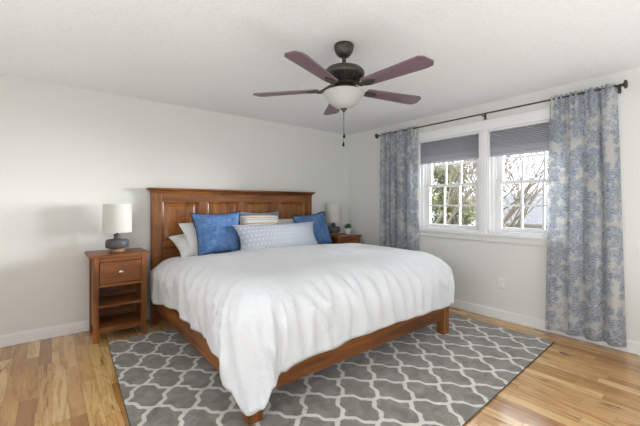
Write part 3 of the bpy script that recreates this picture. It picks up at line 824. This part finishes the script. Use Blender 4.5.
# ------------------------------------------------------------------ ceiling fan
def fan():
    r = thing('ceiling_fan', 'five-blade ceiling fan with mahogany blades and frosted bowl light', 'ceiling fan', (-2.238, -2.325, H-.001))
    z = lambda a: a-H
    b = nbm(); lathe(b, [(.066, 0), (.071, z(2.434)), (.071, z(2.420)), (.066, z(2.395)), (.054, z(2.370)), (.036, z(2.354)), (.020, z(2.348))], 40); obj('canopy', b, M['bronze'], r, auto=50)
    b = nbm(); lathe(b, [(.015, z(2.347)), (.015, z(2.30)), (.026, z(2.294)), (.028, z(2.283))], 20); obj('downrod', b, M['bronze'], r, auto=50)
    b = nbm(); lathe(b, [(.030, z(2.282)), (.085, z(2.276)), (.125, z(2.260)), (.146, z(2.24)), (.150, z(2.218)), (.142, z(2.205)), (.095, z(2.192)), (.082, z(2.172)), (.086, z(2.166)), (.092, z(2.15)), (.080, z(2.14)), (.06, z(2.138))], 56)
    mh = obj('motor_housing', b, M['bronze'], r, auto=50)
    b = nbm()
    for k in range(24):
        a = 2*PI*k/24; c, s = math.cos(a), math.sin(a)
        tube(b, [(.134*c, .134*s, z(2.202)), (.110*c, .110*s, z(2.180)), (.088*c, .088*s, z(2.165))], .0045, 6)
    obj('vent_fins', b, M['black'], mh, smooth=True)
    pitch = math.radians(-8.5)
    for k in range(5):
        a = math.radians(58+72*k)
        # blade: tapered board with clipped corners
        bm = nbm(); zb = 0
        poly = [(.185, -.040), (.20, -.052), (.645, -.072), (.675, -.050), (.695, .025), (.672, .062), (.625, .071), (.20, .052), (.185, .040)]
        prism(bm, poly, -.004, .004)
        for v_ in bm.verts:
            y_, z_ = v_.co.y, v_.co.z; v_.co.y = y_*math.cos(pitch)-z_*math.sin(pitch); v_.co.z = y_*math.sin(pitch)+z_*math.cos(pitch)
        bl = obj('blade', bm, M['blade'], r); bl.location = (0, 0, z(2.118)); bl.rotation_euler = (0, 0, a)
        bm = nbm()
        # blade iron: curved arm from flywheel with a leaf shaped plate under the blade
        tube(bm, [(.075, 0, .030), (.11, 0, .024), (.14, 0, .004), (.17, 0, -.010), (.20, 0, -.012)], [.014, .012, .013, .014, .010], 10)
        pl = [(.15, 0)]+[(.15+.13*t_, .034*math.sin(t_*PI)**.7) for t_ in (.15, .3, .5, .7, .85)]+[(.285, 0)]+[(.15+.13*t_, -.034*math.sin(t_*PI)**.7) for t_ in (.85, .7, .5, .3, .15)]
        nb = len(bm.verts); prism(bm, pl, -.012, -.0055)
        for v_ in list(bm.verts)[nb:]:
            y_, z_ = v_.co.y, v_.co.z; v_.co.z = y_*math.sin(pitch)+z_
        obj('blade_iron', bm, M['bronze'], bl, auto=50)
    b = nbm(); lathe(b, [(.055, z(2.139)), (.064, z(2.132)), (.064, z(2.115)), (.100, z(2.104)), (.108, z(2.098)), (.100, z(2.094))], 40); obj('light_fitter', b, M['bronze'], r, auto=50)
    b = nbm(); prof = [(.110, 2.0935), (.142, 2.094), (.151, 2.087), (.149, 2.078), (.134, 2.066), (.122, 2.045), (.100, 2.014), (.066, 1.988), (.025, 1.978), (.004, 1.977)]
    inner = [(max(.003, a-.004), q+.004) for a, q in prof[::-1][:-2]]
    lathe(b, [(a, z(q)) for a, q in prof]+[(a, z(q)) for a, q in inner], 56, cap0=False, cap1=False); obj('glass_bowl', b, M['bowl'], r, auto=60)
    b = nbm(); lathe(b, [(.006, z(1.985)), (.022, z(1.976)), (.024, z(1.970)), (.012, z(1.962)), (.008, z(1.952)), (.003, z(1.948))], 20); obj('finial', b, M['bronze'], r, smooth=True)
    for dx, zb in ((.006, 1.772), (-.002, 1.710)):
        b = nbm(); tube(b, [(dx, .004, z(1.955)), (dx, .004, z(zb+.02))], .0014, 5)
        c = obj('pull_chain', b, M['bronze'], r)
        b = nbm(); lathe(b, [(.002, .026), (.005, .018), (.0095, .006), (.010, 0), (.007, -.008), (.002, -.010)], 14, (dx, .004, z(zb))); obj('chain_pull', b, M['black'], c, smooth=True)
fan()

# ------------------------------------------------------------------ outdoors
bm = nbm(); box(bm, .3, 60, -40, 50, -3.3, -3.2); tag(obj('lawn', bm, M['grass']), None, None, kind='structure')
def branchy(b, p, d, L, rad, depth, rr):
    q = p; pts = [p.copy()]; rs = [rad]
    for k in range(4):
        d = (d+Vector((rr.uniform(-.16, .16), rr.uniform(-.16, .16), rr.uniform(-.02, .12)))).normalized()
        q = q+d*L/4; pts.append(q.copy()); rs.append(rad*(1-.12*(k+1)))
    tube(b, pts, rs, 6 if depth > 1 else 4, False)
    ends.append(q.copy()) if depth <= 1 else None
    if depth == 0: return
    for k in range(rr.choice((3, 3, 4))):
        i = rr.choice((2, 3, 4)); nd = (d+Vector((rr.uniform(-1, 1), rr.uniform(-1, 1), rr.uniform(-.2, .8)))*.85).normalized()
        branchy(b, pts[i], nd, L*rr.uniform(.6, .8), rs[i]*.6, depth-1, rr)
ends = []
def bare_tree(x, y, h, seed, label, buds=True):
    global ends
    ends = []; rr = random.Random(seed)
    r = thing('bare_tree', label, 'tree', (x, y, -3.2), group='bare trees outside the windows')
    b = nbm(); branchy(b, Vector((0, 0, 0)), Vector((0, 0, 1)), h*.42, h*.022, 5, rr); obj('trunk', b, M['bark'], r, smooth=True)
    if buds:
        b = nbm()
        for e in ends[::1]:
            for k in range(1):
                p = e+Vector((rr.uniform(-.25, .25), rr.uniform(-.25, .25), rr.uniform(-.2, .2))); s = rr.uniform(.010, .022)
                ax = Vector((rr.uniform(-1, 1), rr.uniform(-1, 1), rr.uniform(-1, 1))).normalized(); o_ = ax.orthogonal()*s
                f = ax.cross(o_)
                b.faces.new([b.verts.new(p+o_), b.verts.new(p+f), b.verts.new(p-o_), b.verts.new(p-f)])
        obj('buds', b, M['buds'], r, recalc=False)['kind'] = 'stuff'
def bushy(x, y, h, w, seed, mat, label, name='evergreen_tree', base=.1, n=8000, ls=.10):
    rr = random.Random(seed)
    r = thing(name, label, 'tree', (x, y, -3.2), group='leafy trees outside the windows')
    b = nbm(); tube(b, [(0, 0, 0), (.05, 0, h*.5), (0, 0, h*.9)], [w*.09, w*.06, .03], 8)
    for k in range(26):
        a = rr.uniform(0, 6.28); z0 = h*rr.uniform(.15, .8); L = w*rr.uniform(.5, .9)*(1-z0/h*.6)
        tube(b, [(0, 0, z0), (L*math.cos(a)*.6, L*math.sin(a)*.6, z0+.3), (L*math.cos(a), L*math.sin(a), z0+.5)], [.05, .03, .01], 4)
    obj('trunk', b, M['bark'], r)
    b = nbm(); cl = []
    for k in range(70):
        a = rr.uniform(0, 6.28); t_ = rr.uniform(base, 1); R_ = w*(1-t_*.75)*rr.uniform(.35, 1)
        cl.append((R_*math.cos(a), R_*math.sin(a), t_*h, rr.uniform(.35, .7)*w*.5))
    for k in range(n):
        c = rr.choice(cl); d = Vector((rr.gauss(0, 1), rr.gauss(0, 1), rr.gauss(0, .6))).normalized()*c[3]*rr.uniform(.5, 1)
        p = Vector(c[:3])+d; s = rr.uniform(.6, 1.3)*ls
        ax = Vector((rr.uniform(-1, 1), rr.uniform(-1, 1), rr.uniform(-1, 1))).normalized(); o_ = ax.orthogonal().normalized()*s; f = ax.cross(o_)*.55
        b.faces.new([b.verts.new(p+o_), b.verts.new(p+f), b.verts.new(p-o_), b.verts.new(p-f)])
    obj('foliage', b, mat, r, recalc=False)
bushy(8.5, 5.6, 7.4, 2.0, 11, M['evergreen'], 'dense green tree behind the left window, at its left panes', n=7000)
bushy(10.5, 4.4, 6.2, 1.8, 12, M['evergreen2'], 'olive-green tree behind the left window, at its right panes')
bushy(12.5, 8.6, 9.0, 2.4, 14, M['evergreen2'], 'taller olive tree farther off behind the left window')
for k, (x, y, h, w) in enumerate(((27, 20, 13, 4.5), (30, 12, 14, 4.5), (32, 4, 12, 4.2), (31, -3, 13, 4.4), (44, -8, 13, 4.2), (24, 27, 13, 4.5))):
    bushy(x, y, h, w, 60+k, M['woods'], ('far brown-grey woodland tree, farthest left of the row behind the windows', 'far brown-grey tree behind the left window, second in the row', 'far brown-grey tree behind the house at its left gable', 'far brown-grey tree behind the middle of the house roof', 'far brown-grey tree behind the right end of the house', 'far brown-grey tree at the far left edge of the woodland row')[(k+1) % 6], 'woodland_tree', .12, 3200, .2)
bushy(15.5, 12.6, 9.5, 2.6, 15, M['woods'], 'brown-grey tree standing between the olive tree and the far woods')
bare_tree(7.0, 3.0, 8.5, 21, 'bare tree with branches across the left window middle panes')
bare_tree(8.0, .55, 7.6, 32, 'bare tree with reddish buds across the right window')
bare_tree(10.5, 1.9, 8.4, 43, 'bare tree behind the right window, nearer its left panes')
bare_tree(13.0, -.9, 9.6, 54, 'bare tree in front of the house, at the right edge of the right window')
bare_tree(12.6, 3.3, 9.8, 65, 'taller bare tree seen between the two windows, in front of the house')
def house():
    r = thing('neighbour_house', 'pale grey house with grey shingle roof outside the right window', 'house', (16, -.1, -3.2))
    boxes('wall', [(0, 7, -6, 5.0, 0, 3.35)], M['siding'], r)
    b = nbm()
    A = [(-.5, -6.4, 3.3), (-.5, 5.4, 3.3), (3.5, 5.4, 5.0), (3.5, -6.4, 5.0), (7.5, -6.4, 3.3), (7.5, 5.4, 3.3)]
    t0 = [b.verts.new(p) for p in A]; t1 = [b.verts.new((p[0], p[1], p[2]+.15)) for p in A]
    for q in ((0, 1, 2, 3), (3, 2, 5, 4)):
        b.faces.new([t1[k] for k in q]); b.faces.new([t0[k] for k in q])
    for a_, c_ in ((0, 1), (1, 2), (2, 5), (5, 4), (4, 3), (3, 0)): b.faces.new((t0[a_], t0[c_], t1[c_], t1[a_]))
    rf = obj('roof', b, M['shingle'], r)
    boxes('gutter', [(-.60, -.48, -6.4, 5.4, 3.28, 3.42)], M['bark'], rf)
    for y in (-3, 0, 3): boxes('window', [(-.03, .03, y-.5, y+.5, 1.3, 2.6)], M['darkglass'], r)
house()
